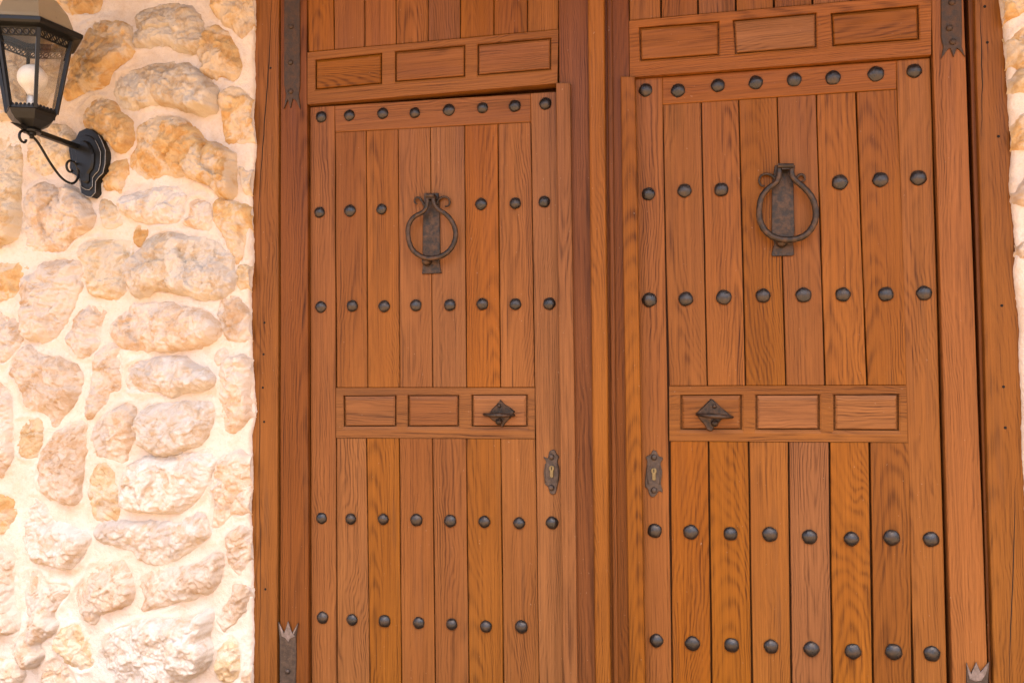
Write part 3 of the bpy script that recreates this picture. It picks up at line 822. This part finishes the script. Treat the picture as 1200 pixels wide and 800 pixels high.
def conv(pts, ox, oy, s):
    return [(ox + a / s, oy + b / s) for a, b in pts]
TR_ = {'A': (0, 0, 3.0765), 'B': (0, 200, 3.0765), 'C': (0, 400, 3.53), 'D': (0, 580, 3.53), 'R': (920, 0, 4.21), 'S': (920, 180, 3.636)}
TINT = {'o': (.60, .415, .205), 'g': (.55, .475, .375), 'p': (.62, .515, .41), 'w': (.64, .595, .54), 'y': (.62, .50, .33)}  # stone colours; p and w also paint in brighter light low on the wall
STONES = [
 ('A', 'o', .020, [(205, -10), (345, -10), (350, 25), (330, 45), (260, 42), (225, 25)]),
 ('A', 'g', .034, [(480, 55), (520, 30), (600, 15), (660, 20), (710, 50), (720, 100), (735, 150), (715, 190), (670, 185), (610, 165), (545, 160), (485, 165), (480, 140), (500, 100)]),
 ('A', 'o', .026, [(775, -20), (890, -20), (905, 60), (890, 110), (865, 130), (830, 90), (800, 70), (775, 30)]),
 ('A', 'o', .026, [(735, 110), (790, 100), (830, 140), (860, 200), (860, 260), (835, 290), (790, 270), (735, 275), (725, 230), (715, 170)]),
 ('A', 'o', .028, [(280, 110), (340, 75), (420, 75), (465, 100), (470, 180), (450, 215), (400, 260), (370, 310), (300, 330), (235, 360), (230, 300), (245, 200)]),
 ('A', 'g', .038, [(415, 290), (440, 260), (500, 245), (560, 220), (630, 230), (700, 240), (750, 290), (780, 340), (775, 390), (745, 410), (690, 400), (600, 375), (540, 372), (460, 390), (415, 350)]),
 ('A', 'o', .026, [(795, 335), (830, 320), (880, 335), (905, 390), (910, 440), (897, 500), (860, 510), (815, 495), (800, 440), (795, 390)]),
 ('A', 'o', .024, [(295, 395), (345, 350), (405, 370), (435, 410), (465, 450), (465, 510), (430, 545), (370, 500), (300, 460)]),
 ('A', 'o', .040, [(490, 470), (520, 435), (580, 418), (650, 425), (700, 470), (745, 510), (800, 530), (835, 560), (840, 640), (835, 700), (800, 710), (750, 665), (680, 640), (600, 620), (530, 635), (475, 605), (470, 560), (490, 520)]),
 ('A', 'o', .018, [(370, 655), (395, 590), (440, 575), (445, 640), (430, 675), (390, 680)]),
 ('A', 'y', .014, [(860, 600), (875, 618), (900, 630), (890, 680), (868, 690), (860, 650)]),
 ('A', 'y', .030, [(-120, 480), (40, 490), (70, 560), (72, 640), (70, 740), (60, 830), (0, 885), (-120, 880)]),
 ('A', 'y', .020, [(95, 520), (140, 470), (210, 450), (260, 480), (250, 560), (200, 600), (150, 630), (100, 600)]),
 ('A', 'g', .024, [(-60, 120), (60, 100), (190, 150), (190, 300), (120, 400), (0, 420), (-80, 380)]),
 ('B', 'p', .032, [(80, 100), (140, 45), (200, 60), (260, 65), (310, 110), (338, 160), (330, 200), (270, 240), (215, 290), (150, 285), (85, 275), (70, 220), (75, 150)]),
 ('B', 'w', .030, [(430, 115), (480, 80), (560, 62), (640, 65), (665, 110), (660, 160), (640, 180), (580, 188), (520, 186), (460, 160)]),
 ('B', 'p', .022, [(678, 105), (720, 100), (755, 130), (760, 190), (740, 212), (690, 205), (655, 192), (675, 160)]),
 ('B', 'o', .024, [(765, 115), (820, 112), (880, 125), (892, 170), (880, 220), (865, 320), (840, 318), (815, 270), (790, 220), (768, 170)]),
 ('B', 'y', .012, [(365, 110), (400, 120), (435, 180), (420, 195), (385, 205), (365, 160)]),
 ('B', 'o', .010, [(480, 205), (520, 205), (525, 240), (500, 270), (480, 260)]),
 ('B', 'y', .026, [(290, 280), (330, 250), (420, 250), (462, 270), (470, 320), (445, 370), (435, 440), (390, 460), (330, 445), (315, 400), (310, 340), (290, 310)]),
 ('B', 'g', .042, [(540, 240), (600, 222), (700, 240), (770, 260), (830, 310), (845, 370), (830, 430), (770, 465), (700, 460), (640, 445), (560, 430), (500, 450), (465, 430), (455, 380), (475, 310), (510, 280)]),
 ('B', 'y', .014, [(852, 350), (895, 345), (905, 370), (890, 410), (862, 420), (852, 390)]),
 ('B', 'o', .022, [(-60, 345), (60, 340), (82, 365), (60, 400), (50, 440), (0, 465), (-60, 440)]),
 ('B', 'p', .030, [(80, 390), (130, 360), (150, 330), (220, 320), (280, 330), (280, 400), (265, 470), (220, 550), (190, 600), (150, 615), (90, 600), (78, 540), (85, 470)]),
 ('B', 'p', .022, [(290, 500), (350, 490), (375, 500), (350, 560), (345, 630), (310, 670), (270, 660), (240, 610), (255, 570)]),
 ('B', 'p', .024, [(-60, 505), (40, 530), (70, 580), (70, 620), (30, 670), (0, 690), (-60, 640)]),
 ('B', 'p', .034, [(395, 570), (420, 520), (480, 490), (560, 480), (650, 490), (740, 510), (778, 555), (770, 600), (700, 630), (610, 650), (520, 640), (430, 635), (405, 600)]),
 ('B', 'p', .022, [(790, 480), (840, 455), (870, 490), (885, 550), (885, 600), (840, 612), (805, 590), (785, 530)]),
 ('B', 'w', .010, [(780, 660), (800, 645), (815, 665), (795, 690), (775, 690)]),
 ('C', 'p', .028, [(60, 70), (100, 30), (180, 60), (270, 80), (330, 120), (335, 170), (310, 240), (270, 290), (215, 350), (190, 310), (160, 285), (105, 260), (75, 200), (60, 150), (35, 140)]),
 ('C', 'p', .020, [(400, 50), (440, 20), (490, 15), (492, 100), (490, 190), (450, 210), (430, 250), (370, 312), (345, 310), (355, 230), (380, 140)]),
 ('C', 'w', .034, [(520, 110), (560, 85), (650, 80), (740, 75), (800, 90), (870, 140), (885, 170), (860, 190), (780, 205), (700, 230), (640, 205), (560, 205), (520, 190)]),
 ('C', 'p', .026, [(905, 100), (960, 70), (1010, 65), (1015, 110), (1020, 200), (1030, 290), (1005, 330), (970, 370), (925, 365), (910, 300), (905, 200)]),
 ('C', 'p', .022, [(365, 420), (385, 345), (440, 300), (520, 255), (555, 300), (545, 380), (520, 450), (500, 500), (440, 480), (375, 470)]),
 ('C', 'w', .034, [(575, 300), (610, 270), (700, 260), (850, 250), (880, 290), (870, 350), (850, 400), (780, 440), (690, 468), (620, 455), (570, 410), (560, 340)]),
 ('C', 'y', .016, [(60, 340), (110, 320), (165, 340), (165, 410), (150, 440), (130, 475), (85, 475), (60, 430)]),
 ('C', 'p', .030, [(200, 410), (250, 360), (300, 335), (340, 345), (345, 420), (335, 520), (320, 590), (325, 650), (265, 675), (200, 640), (160, 600), (145, 540), (160, 480)]),
 ('C', 'y', .020, [(365, 560), (385, 515), (430, 510), (460, 560), (475, 640), (480, 740), (455, 735), (410, 745), (375, 725), (370, 680), (360, 620)]),
 ('C', 'w', .040, [(515, 560), (560, 500), (640, 480), (760, 470), (850, 450), (890, 455), (870, 520), (845, 600), (800, 660), (745, 705), (640, 705), (520, 690), (510, 640)]),
 ('C', 'p', .026, [(905, 490), (960, 465), (1020, 480), (1025, 560), (1000, 620), (960, 690), (905, 760), (870, 740), (880, 650), (865, 610), (890, 540)]),
 ('C', 'p', .028, [(-80, 180), (10, 185), (30, 230), (45, 300), (50, 400), (50, 470), (25, 520), (-10, 550), (-80, 500)]),
 ('C', 'p', .016, [(965, 640), (1010, 620), (1025, 680), (1010, 710), (970, 715), (950, 690)]),
 ('D', 'w', .032, [(390, 150), (420, 120), (520, 115), (640, 115), (740, 120), (830, 80), (860, 130), (860, 170), (800, 215), (740, 260), (660, 285), (600, 275), (540, 230), (480, 205), (410, 195)]),
 ('D', 'p', .020, [(935, 170), (980, 140), (1010, 150), (1015, 220), (1020, 270), (985, 310), (975, 330), (950, 290), (940, 230)]),
 ('D', 'w', .028, [(80, 40), (130, 10), (180, 60), (210, 110), (280, 140), (340, 160), (350, 220), (310, 290), (230, 300), (180, 290), (130, 260), (90, 190), (75, 110)]),
 ('D', 'o', .020, [(-70, 0), (40, 20), (50, 90), (0, 145), (-70, 110)]),
 ('D', 'p', .024, [(-80, 215), (45, 215), (40, 300), (45, 440), (75, 510), (70, 560), (0, 575), (-80, 550)]),
 ('D', 'p', .030, [(75, 335), (120, 315), (165, 330), (190, 370), (270, 375), (280, 405), (240, 450), (215, 500), (235, 545), (190, 590), (160, 620), (180, 660), (160, 705), (115, 705), (80, 650), (75, 600), (110, 560), (110, 470), (95, 400)]),
 ('D', 'p', .026, [(310, 400), (350, 340), (370, 295), (450, 290), (510, 290), (530, 350), (545, 400), (530, 450), (470, 475), (410, 490), (395, 530), (350, 515), (320, 450)]),
 ('D', 'p', .032, [(570, 340), (640, 320), (720, 310), (800, 290), (880, 245), (915, 250), (915, 310), (890, 370), (830, 410), (740, 440), (660, 470), (580, 470), (590, 430), (570, 390)]),
 ('D', 'p', .018, [(960, 370), (1000, 380), (1015, 430), (990, 490), (940, 540), (910, 555), (895, 510), (930, 470), (955, 420)]),
 ('D', 'y', .024, [(225, 600), (260, 560), (310, 540), (330, 580), (360, 640), (375, 700), (330, 725), (280, 690), (240, 650)]),
 ('D', 'w', .044, [(395, 620), (450, 580), (510, 550), (590, 520), (700, 520), (790, 510), (850, 480), (870, 520), (860, 590), (870, 650), (850, 720), (780, 760), (680, 800), (480, 800), (430, 740), (400, 690)]),
 ('D', 'y', .022, [(890, 690), (920, 620), (955, 590), (985, 640), (980, 720), (950, 776), (910, 770)]),
 ('D', 'p', .022, [(-80, 680), (50, 690), (95, 740), (60, 780), (0, 790), (-80, 780)]),
 ('D', 'p', .020, [(165, 760), (180, 710), (240, 680), (300, 740), (310, 860), (170, 860)]),
 ('D', 'p', .014, [(1000, 770), (1018, 735), (1030, 780), (1025, 860), (990, 850)]),
 ('R', 'o', .022, [(1085, -40), (1300, -40), (1300, 20), (1190, 40), (1120, 78), (1090, 50)]),
 ('R', 'o', .026, [(1120, 230), (1150, 160), (1200, 130), (1260, 200), (1250, 330), (1140, 322), (1115, 280)]),
 ('R', 'y', .022, [(1145, 350), (1200, 340), (1260, 380), (1250, 460), (1180, 445), (1140, 420)]),
 ('R', 'o', .022, [(1150, 610), (1200, 570), (1260, 600), (1260, 710), (1200, 720), (1155, 710)]),
 ('S', 'p', .020, [(992, 150), (1040, 100), (1100, 120), (1090, 195), (1012, 200)]),
 ('S', 'p', .018, [(1004, 400), (1045, 370), (1090, 400), (1070, 440), (1012, 430)]),
]

def sdf(px, pz, poly):
    """signed distance, positive inside"""
    a = poly; b = np.roll(poly, -1, 0)
    d = np.full(px.shape, 1e9); ins = np.zeros(px.shape, bool)
    for (ax, az), (bx, bz) in zip(a, b):
        ex, ez = bx - ax, bz - az
        wx, wz = px - ax, pz - az
        t = np.clip((wx * ex + wz * ez) / (ex * ex + ez * ez + 1e-12), 0, 1)
        d = np.minimum(d, (wx - ex * t) ** 2 + (wz - ez * t) ** 2)
        c = ((az <= pz) & (bz > pz)) | ((bz <= pz) & (az > pz))
        with np.errstate(divide='ignore', invalid='ignore'):
            xi = ax + (pz - az) / (bz - az) * ex
        ins ^= c & (px < xi)
    d = np.sqrt(d)
    return np.where(ins, d, -d)

def mbase(x, z):
    return YM + .008 * fbm(x * 3.1, z * 3.1, 3, 3) 

POLYS = []
for reg, tint, H, pts in STONES:
    pp = conv(pts, *TR_[reg])
    W = np.array([(at(a, b, YM - .015)[0], at(a, b, YM - .015)[2]) for a, b in pp])
    W = catmull(W, 4)
    tg = np.roll(W, -1, 0) - np.roll(W, 1, 0); nn = np.stack([tg[:, 1], -tg[:, 0]], 1); nn /= np.linalg.norm(nn, axis=1)[:, None] + 1e-9
    if np.sum(W[:, 0] * np.roll(W[:, 1], -1) - np.roll(W[:, 0], -1) * W[:, 1]) < 0:
        nn = -nn
    POLYS.append((W + nn * .0085, tint, H, .0034))

# stones outside the photo: dart throwing on the rest of the wall
EDGE_L = [(296, -20), (297.5, 20), (296, 60), (297, 105), (295, 135), (298.5, 170), (294, 215), (293.5, 240), (295.5, 300), (292, 345), (293, 400), (295, 440), (298, 483), (293, 510), (294, 560), (292, 605), (294, 640), (295, 700), (295, 760), (294.5, 800)]
EDGE_R = [(1171, -20), (1173, 0), (1177, 30), (1179, 60), (1182, 95), (1183, 120), (1186, 145), (1187, 175), (1184.5, 215), (1188, 245), (1192, 285), (1190, 320), (1193, 350), (1197, 388), (1196, 420), (1199, 470), (1199, 520), (1202, 560), (1205, 640), (1208, 720), (1210, 800)]
def edge_fn(E, y):
    W = np.array([at(a, b, y) for a, b in E])
    o = np.argsort(W[:, 2]); zz, xx = W[o, 2], W[o, 0]
    return lambda z: np.interp(z, zz, xx)
eL = edge_fn(EDGE_L, YM); eR = edge_fn(EDGE_R, YM)
cent = np.array([p[0].mean(0) for p in POLYS]); crad = np.array([np.max(np.hypot(*(p[0] - p[0].mean(0)).T)) for p in POLYS])
placed = []
def free(c, r):
    if len(cent):
        d = np.hypot(*(cent - c).T) - crad * .8
        if d.min() < r + .02:
            return False
    return all(math.hypot(c[0] - q[0], c[1] - q[1]) > r + s + .018 for q, s in placed)
for r0, tries in ((.13, 900), (.095, 1200), (.06, 1500), (.04, 1200)):
    for _ in range(tries):
        r = r0 * RNG.uniform(.85, 1.1)
        c = (RNG.uniform(-3.5, 2.7), RNG.uniform(.06, 3.15))
        if -2.33 < c[0] < -1.24 and .26 < c[1] < 2.82 and r > .05:
            continue
        if -2.3 < c[0] < -1.2 and .3 < c[1] < 2.8:
            continue
        if eL(c[1]) - r - .01 < c[0] < eR(c[1]) + r + .015:
            continue
        if free(c, r):
            placed.append((c, r))
            if len(placed) > 190:
                break
for c, r in placed:
    n = 9; t0 = RNG.uniform(0, 6.28); el = RNG.uniform(.72, 1.0)
    P = [(c[0] + r * RNG.uniform(.82, 1.06) * math.cos(t0 + k * 6.283 / n), c[1] + el * r * RNG.uniform(.8, 1.06) * math.sin(t0 + k * 6.283 / n)) for k in range(n)]
    POLYS.append((catmull(np.array(P), 3), 'opygpw'[int(RNG.integers(6))], .012 + r * .17, .010))

def build_stone(i, poly, tint, H, step):
    lo = poly.min(0) - .016; hi = poly.max(0) + .016
    nx = int((hi[0] - lo[0]) / step) + 2; nz = int((hi[1] - lo[1]) / step) + 2
    X, Z = np.meshgrid(lo[0] + np.arange(nx) * step, lo[1] + np.arange(nz) * step)
    s = 100 + i * 7
    wx = X + .015 * fbm(X * 19, Z * 19, s, 4, .62); wz = Z + .015 * fbm(X * 19 + 50, Z * 19, s + 3, 4, .62)
    d = sdf(wx, wz, poly)
    din = np.clip(d, 0, None); size = max(.03, din.max())
    c = poly.mean(0)
    w = min(.030, size * .45)
    prof = 1 - np.exp(-din / (w * .55))
    f1, f2, cid = cell(wx * 8.0 + 20 * (i % 9) + 1.2 * fbm(X * 9, Z * 9, s + 11, 2), wz * 8.0, s)
    facet = (cid - .5) * .7 + .45 * np.clip(f2 - f1, 0, .5)
    tilt = ((X - c[0]) * RNG.uniform(-.22, .22) + (Z - c[1]) * RNG.uniform(-.25, .12))
    rid = .5 - np.abs(fbm(wx * 9, wz * 9, s + 40, 4, .5))
    rough = fbm(wx * 42, wz * 42, s + 60, 4, .6)
    fine = fbm(wx * 120, wz * 120, s + 80, 3, .6)
    inner = np.clip(din / .018, 0, 1)
    # fracture ledges and cracks
    ax = RNG.uniform(0, 6.28)
    q1 = (fbm(wx * 11, wz * 11, s + 23, 3, .55) + .9 * ((X - c[0]) * math.cos(ax) + (Z - c[1]) * math.sin(ax)) / .12) * 3.2
    fr = q1 - np.floor(q1)
    ledge = (np.floor(q1) + np.clip((fr - .72) / .28, 0, 1) ** 2 - q1) * .0075
    crk = np.exp(-np.abs(fbm(wx * 12, wz * 12, s + 33, 3, .55)) / .022)
    g1, g2, cid2 = cell(wx * 34, wz * 30, s + 71)
    g3, g4, cid3 = cell(wx * 75 + 9, wz * 70, s + 77)
    chips = (cid2 - .5) * .0050 * np.clip(.6 + 1.5 * fbm(X * 10, Z * 10, s + 91, 2), 0, 1) + (cid3 - .5) * .0018
    h = 1.55 * H * prof * (.85 + .45 * facet) + inner * (tilt + .030 * (rid - .32) + ledge + chips - .0060 * crk + .008 * rough + .0034 * fine)
    h = np.where(d > 0, np.maximum(h, .0015), 0)
    h = np.where(d <= 0, d * 1.6, h)
    Y = mbase(X, Z) - h + .001
    keep = d > -.013
    ez = eL(Z) if c[0] < -1 else eR(Z)
    keep &= (X < ez + .004) if c[0] < -1 else (X > ez - .004)
    if c[1] > 3.2:
        keep = d > -.013
    idx = -np.ones(X.shape, int)
    q = keep[:-1, :-1] & keep[1:, :-1] & keep[:-1, 1:] & keep[1:, 1:]
    used = np.zeros(X.shape, bool)
    used[:-1, :-1] |= q; used[1:, :-1] |= q; used[:-1, 1:] |= q; used[1:, 1:] |= q
    idx[used] = np.arange(used.sum())
    V = np.stack([X[used], Y[used], Z[used]], 1)
    F = np.stack([idx[:-1, :-1][q], idx[:-1, 1:][q], idx[1:, 1:][q], idx[1:, :-1][q]], 1)
    origin = np.array([c[0], YM, c[1]])
    me = bpy.data.meshes.new('stone')
    me.vertices.add(len(V)); me.vertices.foreach_set('co', (V - origin).ravel())
    me.loops.add(F.size); me.loops.foreach_set('vertex_index', F.ravel())
    me.polygons.add(len(F)); me.polygons.foreach_set('loop_start', np.arange(0, F.size, 4)); me.polygons.foreach_set('loop_total', np.full(len(F), 4))
    me.update(calc_edges=True); me.validate()
    me.polygons.foreach_set('use_smooth', [True] * len(me.polygons))
    o = new_obj('stone', me, wall, STONE, origin)
    tc = np.array(TINT[tint]) * RNG.uniform(.90, 1.08)
    o.color = (*tc, 1)

for i, (poly, tint, H, step) in enumerate(POLYS):
    build_stone(i, poly, tint, H, step)

def mortar_sheet(z0, z1, x_far, edge, nx, step_z, side):
    zs = np.arange(z0, z1, step_z); nz = len(zs)
    u = np.linspace(0, 1, nx)
    e = edge(zs) + .0030 * fbm(zs * 45, zs * 0 + side, 9, 4, .6)
    X = x_far + (e[:, None] - x_far) * u[None, :]
    Z = np.repeat(zs[:, None], nx, 1)
    rise = np.zeros(X.shape)
    for poly, t, H, st in POLYS:
        lo = poly.min(0) - .05; hi = poly.max(0) + .05
        r = np.where((zs > lo[1]) & (zs < hi[1]))[0]
        if not len(r):
            continue
        sub = X[r]; m = (sub > lo[0]) & (sub < hi[0])
        if not m.any():
            continue
        sx = sub[m]; sz = Z[r][m]
        d = sdf(sx, sz, poly)
        v = np.where(d < 0, np.exp(d / .016), np.exp(-d / .008))
        tmp = rise[r]; tmp[m] = np.maximum(tmp[m], v); rise[r] = tmp
    und = .0042 * fbm(X * 11, Z * 11, 31, 3) + .0028 * fbm(X * 38, Z * 38, 37, 3, .6) + .0026 * fbm(X * 95, Z * 95, 41, 3, .65)
    patch = np.clip(.5 + 1.6 * fbm(X * 7, Z * 7, 51, 3), 0, 1)
    Y = mbase(X, Z) - und - rise * (.001 + .012 * patch ** 2)
    # rounded edge lapping on the frame
    de = np.abs(X - e[:, None])
    Y = Y + .012 * np.exp(-de / .006)
    Xe = np.repeat(e[:, None], 2, 1) - side * np.array([[0.0, .002]]); 
    Ye = np.repeat(np.array([[-.018, .02]]), nz, 0)
    X = np.concatenate([X, Xe], 1); Z = np.concatenate([Z, Z[:, :2]], 1); Y = np.concatenate([Y, Ye], 1)
    n2 = X.shape[1]
    idx = np.arange(nz * n2).reshape(nz, n2)
    F = np.stack([idx[:-1, :-1], idx[:-1, 1:], idx[1:, 1:], idx[1:, :-1]], -1).reshape(-1, 4)
    if side < 0:
        F = F[:, ::-1]
    V = np.stack([X, Y, Z], -1).reshape(-1, 3)
    me = bpy.data.meshes.new('mortar')
    me.vertices.add(len(V)); me.vertices.foreach_set('co', (V - np.array([-1.8, 0, 0])).ravel())
    me.loops.add(F.size); me.loops.foreach_set('vertex_index', F.ravel())
    me.polygons.add(len(F)); me.polygons.foreach_set('loop_start', np.arange(0, F.size, 4)); me.polygons.foreach_set('loop_total', np.full(len(F), 4))
    me.update(calc_edges=True); me.validate()
    me.polygons.foreach_set('use_smooth', [True] * len(me.polygons))
    new_obj('mortar', me, wall, MORTAR, (-1.8, 0, 0))
mortar_sheet(0.0, 3.62, -3.7, eL, 440, .0058, 1)
mortar_sheet(0.0, 3.62, 2.9, eR, 240, .0075, -1)
mb = MB(); mb.box((-1.30, -.03, 3.19), (1.28, .1, 3.62)); mb.build('mortar', MORTAR, wall)

# ------------------------------------------------------------------ wall lantern
YB = YM - .022
LD = -.29
axis_p = at(37, 152, LD)
AX = np.array([axis_p[0], LD, 0.0])
lan = thing('wall_lantern', 'black six-sided wall lantern with a white bulb on a scrolled bracket', 'lantern', (AX[0], YB, axis_p[2]))
to_cam = np.array([CAM[0] - AX[0], CAM[1] - LD]); to_cam /= np.linalg.norm(to_cam)
right = np.array([-to_cam[1], to_cam[0]])
def hexp(R, k, z, off=math.radians(7)):
    a = off + k * math.pi / 3
    d = math.cos(a) * to_cam + math.sin(a) * right
    return np.array([AX[0] + R * d[0], LD + R * d[1], z])
ynear = LD + .12 * to_cam[1]
z_eave = at(45, 19, LD + .155 * to_cam[1])[2]
z_gt = at(45, 41, ynear)[2]
z_gb = at(44, 124, LD + .072 * to_cam[1])[2]
z_base = at(37, 151, LD)[2]
RE, RGT, RGB = .157, .118, .074
z_pl = z_eave - .018     # bottom of the eave
def hexring(mb, prof):
    vs = []
    for R, z in prof:
        vs += [hexp(R, k, z) for k in range(6)]
    fs = []
    for i in range(len(prof) - 1):
        for k in range(6):
            l = (k + 1) % 6
            fs.append((i * 6 + k, i * 6 + l, (i + 1) * 6 + l, (i + 1) * 6 + k))
    mb.add(vs, fs)
# roof: dark eave with lighter stepped cap
mb = MB(); hexring(mb, [(RGT - .002, z_pl - .002), (RGT + .006, z_pl + .002), (RE - .006, z_eave - .012), (RE, z_eave - .006), (RE, z_eave + .004), (RE - .008, z_eave + .009), (RE - .03, z_eave + .012)])
mb.build('eave', BLACK, lan)
mb = MB(); hexring(mb, [(RE - .029, z_eave + .0125), (RE - .034, z_eave + .030), (RE - .050, z_eave + .070), (RE - .085, z_eave + .115), (.035, z_eave + .140), (.020, z_eave + .150), (.001, z_eave + .152)])
rf = mb.build('roof', ROOFM, lan)
mb = MB(); mb.lathe([(.018, 0), (.026, .014), (.012, .028), (.016, .040), (.004, .062), (.001, .068)], (AX[0], LD, z_eave + .150), 12); mb.build('finial', BLACK, rf, True)
# pierced gallery band under the eave, with teeth
z_g1 = z_gt + .002
for k in range(6):
    mb = MB()
    A = hexp(RGT, k, z_pl); B = hexp(RGT, (k + 1) % 6, z_pl); fz = (z_pl - z_g1) / (z_pl - z_gb)
    Rm = RGT + (RGB - RGT) * fz
    C = hexp(Rm, k, z_g1); D = hexp(Rm, (k + 1) % 6, z_g1)
    def P(u, v): return (A + (B - A) * u) * (1 - v) + (C + (D - C) * u) * v
    mb.tube([P(.02, .05), P(.98, .05)], .0030, 6); mb.tube([P(.02, .92), P(.98, .92)], .0026, 6)
    for t in range(5):
        u0 = .04 + t * .184
        C2 = [P(u0 + .09 + .075 * math.cos(q), .48 + .34 * math.sin(q)) for q in np.linspace(0, 2 * math.pi, 11)[:-1]]
        mb.tube(C2, .0023, 5, closed=True)
        mb.tube([P(u0, .1), P(u0 + .17, .88)], .0016, 4)
    mb.build('gallery', BLACK, lan)
# uprights, bottom rim with teeth, panes
for k in range(6):
    A = hexp(RGT + .002, k, z_pl); B = hexp(RGB + .002, k, z_gb - .004)
    mb = MB(); mb.tube([A, (A + B) / 2, B], .0078, 4, up=tuple(np.array([AX[0], LD, 0]) - np.array([A[0], A[1], 0]))); mb.build('upright', BLACK, lan)
    mb = MB(); a = hexp(RGB + .001, k, z_gb); b = hexp(RGB + .001, (k + 1) % 6, z_gb)
    mb.tube([a, b], .0060, 4)
    for t in range(6):
        c = a + (b - a) * ((t + .5) / 6); mb.lathe([(.006, 0), (.0055, .006), (.0035, .0105), (.001, .012)], c, 6)
    mb.build('bottom_rim', BLACK, lan)
    e = .003
    A = hexp(RGT - e, k, z_pl - .004); B = hexp(RGT - e, (k + 1) % 6, z_pl - .004); C = hexp(RGB - e, (k + 1) % 6, z_gb + .001); D = hexp(RGB - e, k, z_gb + .001)
    nrm = np.cross(B - A, D - A); nrm /= np.linalg.norm(nrm)
    q = [A, B, C, D]
    mesh_obj('pane', q, [(0, 1, 2, 3)], GLASS, lan)
mb = MB(); hexring(mb, [(RGB - .002, z_gb + .001), (RGB + .004, z_gb - .006), (RGB - .002, z_gb - .018), (RGB - .014, z_gb - .034), (RGB - .036, z_gb - .048), (.026, z_gb - .056)])
vs = [hexp(RGB - .003, k, z_gb - .001) for k in range(6)]; mb.add(vs, [(0, 1, 2, 3, 4, 5)])
mb.lathe([(.028, -.002), (.030, .004), (.024, .010), (.015, .016)], (AX[0], LD, z_gb - .066), 14)
mb.build('base', BLACK, lan)
# bulb
mb = MB(); zb = z_gb + .01
mb.lathe([(.014, 0), (.016, .002), (.016, .040), (.014, .044)], (AX[0], LD, zb), 12); sk = mb.build('lamp_holder', CAPM, lan, True)
mb = MB(); zc = zb + .044
prof = [(.012, 0.0), (.016, .008), (.026, .024)] + [(.045 * math.cos(t), .060 + .045 * math.sin(t)) for t in np.linspace(-.75, 1.5, 10)]
mb.lathe(prof, (AX[0], LD, zc), 20); mb.build('bulb', WHITE, lan, True)
# arm, stem, finial point
z_arm = axis_p[2] - .002
tip = at(11, 152, LD - .075)
z_stem_b = z_gb - .066
mb = MB(); zt = z_arm
Y0 = YB - .03
mb.tube([(AX[0], Y0 + .03, zt), (AX[0], Y0, zt), (AX[0], LD - .030, zt), (AX[0], LD - .085, zt + .001)], [.0115, .0115, .0110, .0010], 4)
mb.build('arm', BLACK, lan)
mb = MB(); mb.lathe([(.013, -.016), (.014, -.010), (.014, .010), (.011, .018), (.011, max(.02, z_stem_b - zt + .004))], (AX[0], LD, zt), 10); mb.build('stem', BLACK, lan)
# scrolls lie in the vertical plane of the arm
def sp(y, z): return np.array([AX[0], y, z])
def spiral(cy, cz, r0, r1, a0, a1, n=18):
    return [sp(cy + (r0 + (r1 - r0) * t) * math.cos(a0 + (a1 - a0) * t), cz + (r0 + (r1 - r0) * t) * math.sin(a0 + (a1 - a0) * t)) for t in np.linspace(0, 1, n)]
zl = zt - .016
pts = catmull([sp(LD - .002, zl), sp(LD + .030, zl - .020), sp(LD + .085, zl - .075), sp(LD + .135, zl - .112), sp(LD + .180, zl - .120), sp(YB - .024, zl - .104), sp(YB - .016, zl - .080)], 5, False)
mb = MB(); mb.tube(pts, .0044, 6); 
pts = spiral(LD - .030, zl - .020, .030, .007, .55, .55 + 1.55 * math.pi * 1.15)
mb.tube([sp(LD, zl)] + pts, .0044, 6)
pts = spiral(YB - .052, zl - .068, .036, .008, -.25, -.25 + 1.9 * math.pi)
mb.tube([sp(YB - .014, zl - .082)] + pts, .0042, 6)
mb.lathe([(.006, -.012), (.006, .012)], (AX[0], LD, zl), 8)
mb.build('scroll', BLACK, lan, True)
# wall plate: stepped outline traced on the wall
PX0 = [(104, 150), (113, 152), (121, 158), (126, 166), (130.5, 176), (130, 192), (127, 203), (121, 208), (117, 213), (116.5, 226), (111, 231), (104, 230), (97, 226), (95, 214), (92, 207), (84, 203), (81, 196), (82, 186), (80, 176), (81, 166), (89, 163), (94, 154)]
PX0 = [(80 + (a - 80) * .86, b) for a, b in PX0]
pl = np.array(px_poly(PX0, YB - .012))
cc = pl.mean(0)
mb = MB(); mb.plate(pl, YB - .012, YM + .02, .003)
mb.plate(cc + (pl - cc) * .80, YB - .0165, YB - .010, .003)
mb.plate(cc + (pl - cc) * np.array([.50, .62]), YB - .027, YB - .015, .006)
wp = mb.build('wall_plate', BLACK, lan)
for s_, yy in ((.995, YB - .0105), (.80, YB - .0155)):
    q = [np.array([cc[0] + (a - cc[0]) * s_ - .0006, yy, cc[1] + (b - cc[1]) * s_]) for a, b in pl[2:14]]
    mb = MB(); mb.tube(q, .0010, 5); mb.build('worn_edge', EDGE, wp)
for sx, sz in ((.030, .012), (-.034, .0)):
    mb = MB(); mb.lathe([(.0055, 0), (.005, .003), (.0015, .0045)], (cc[0] + sx, YB - .0195, cc[1] + sz), 8, 'y'); mb.build('screw', EDGE, wp, True)
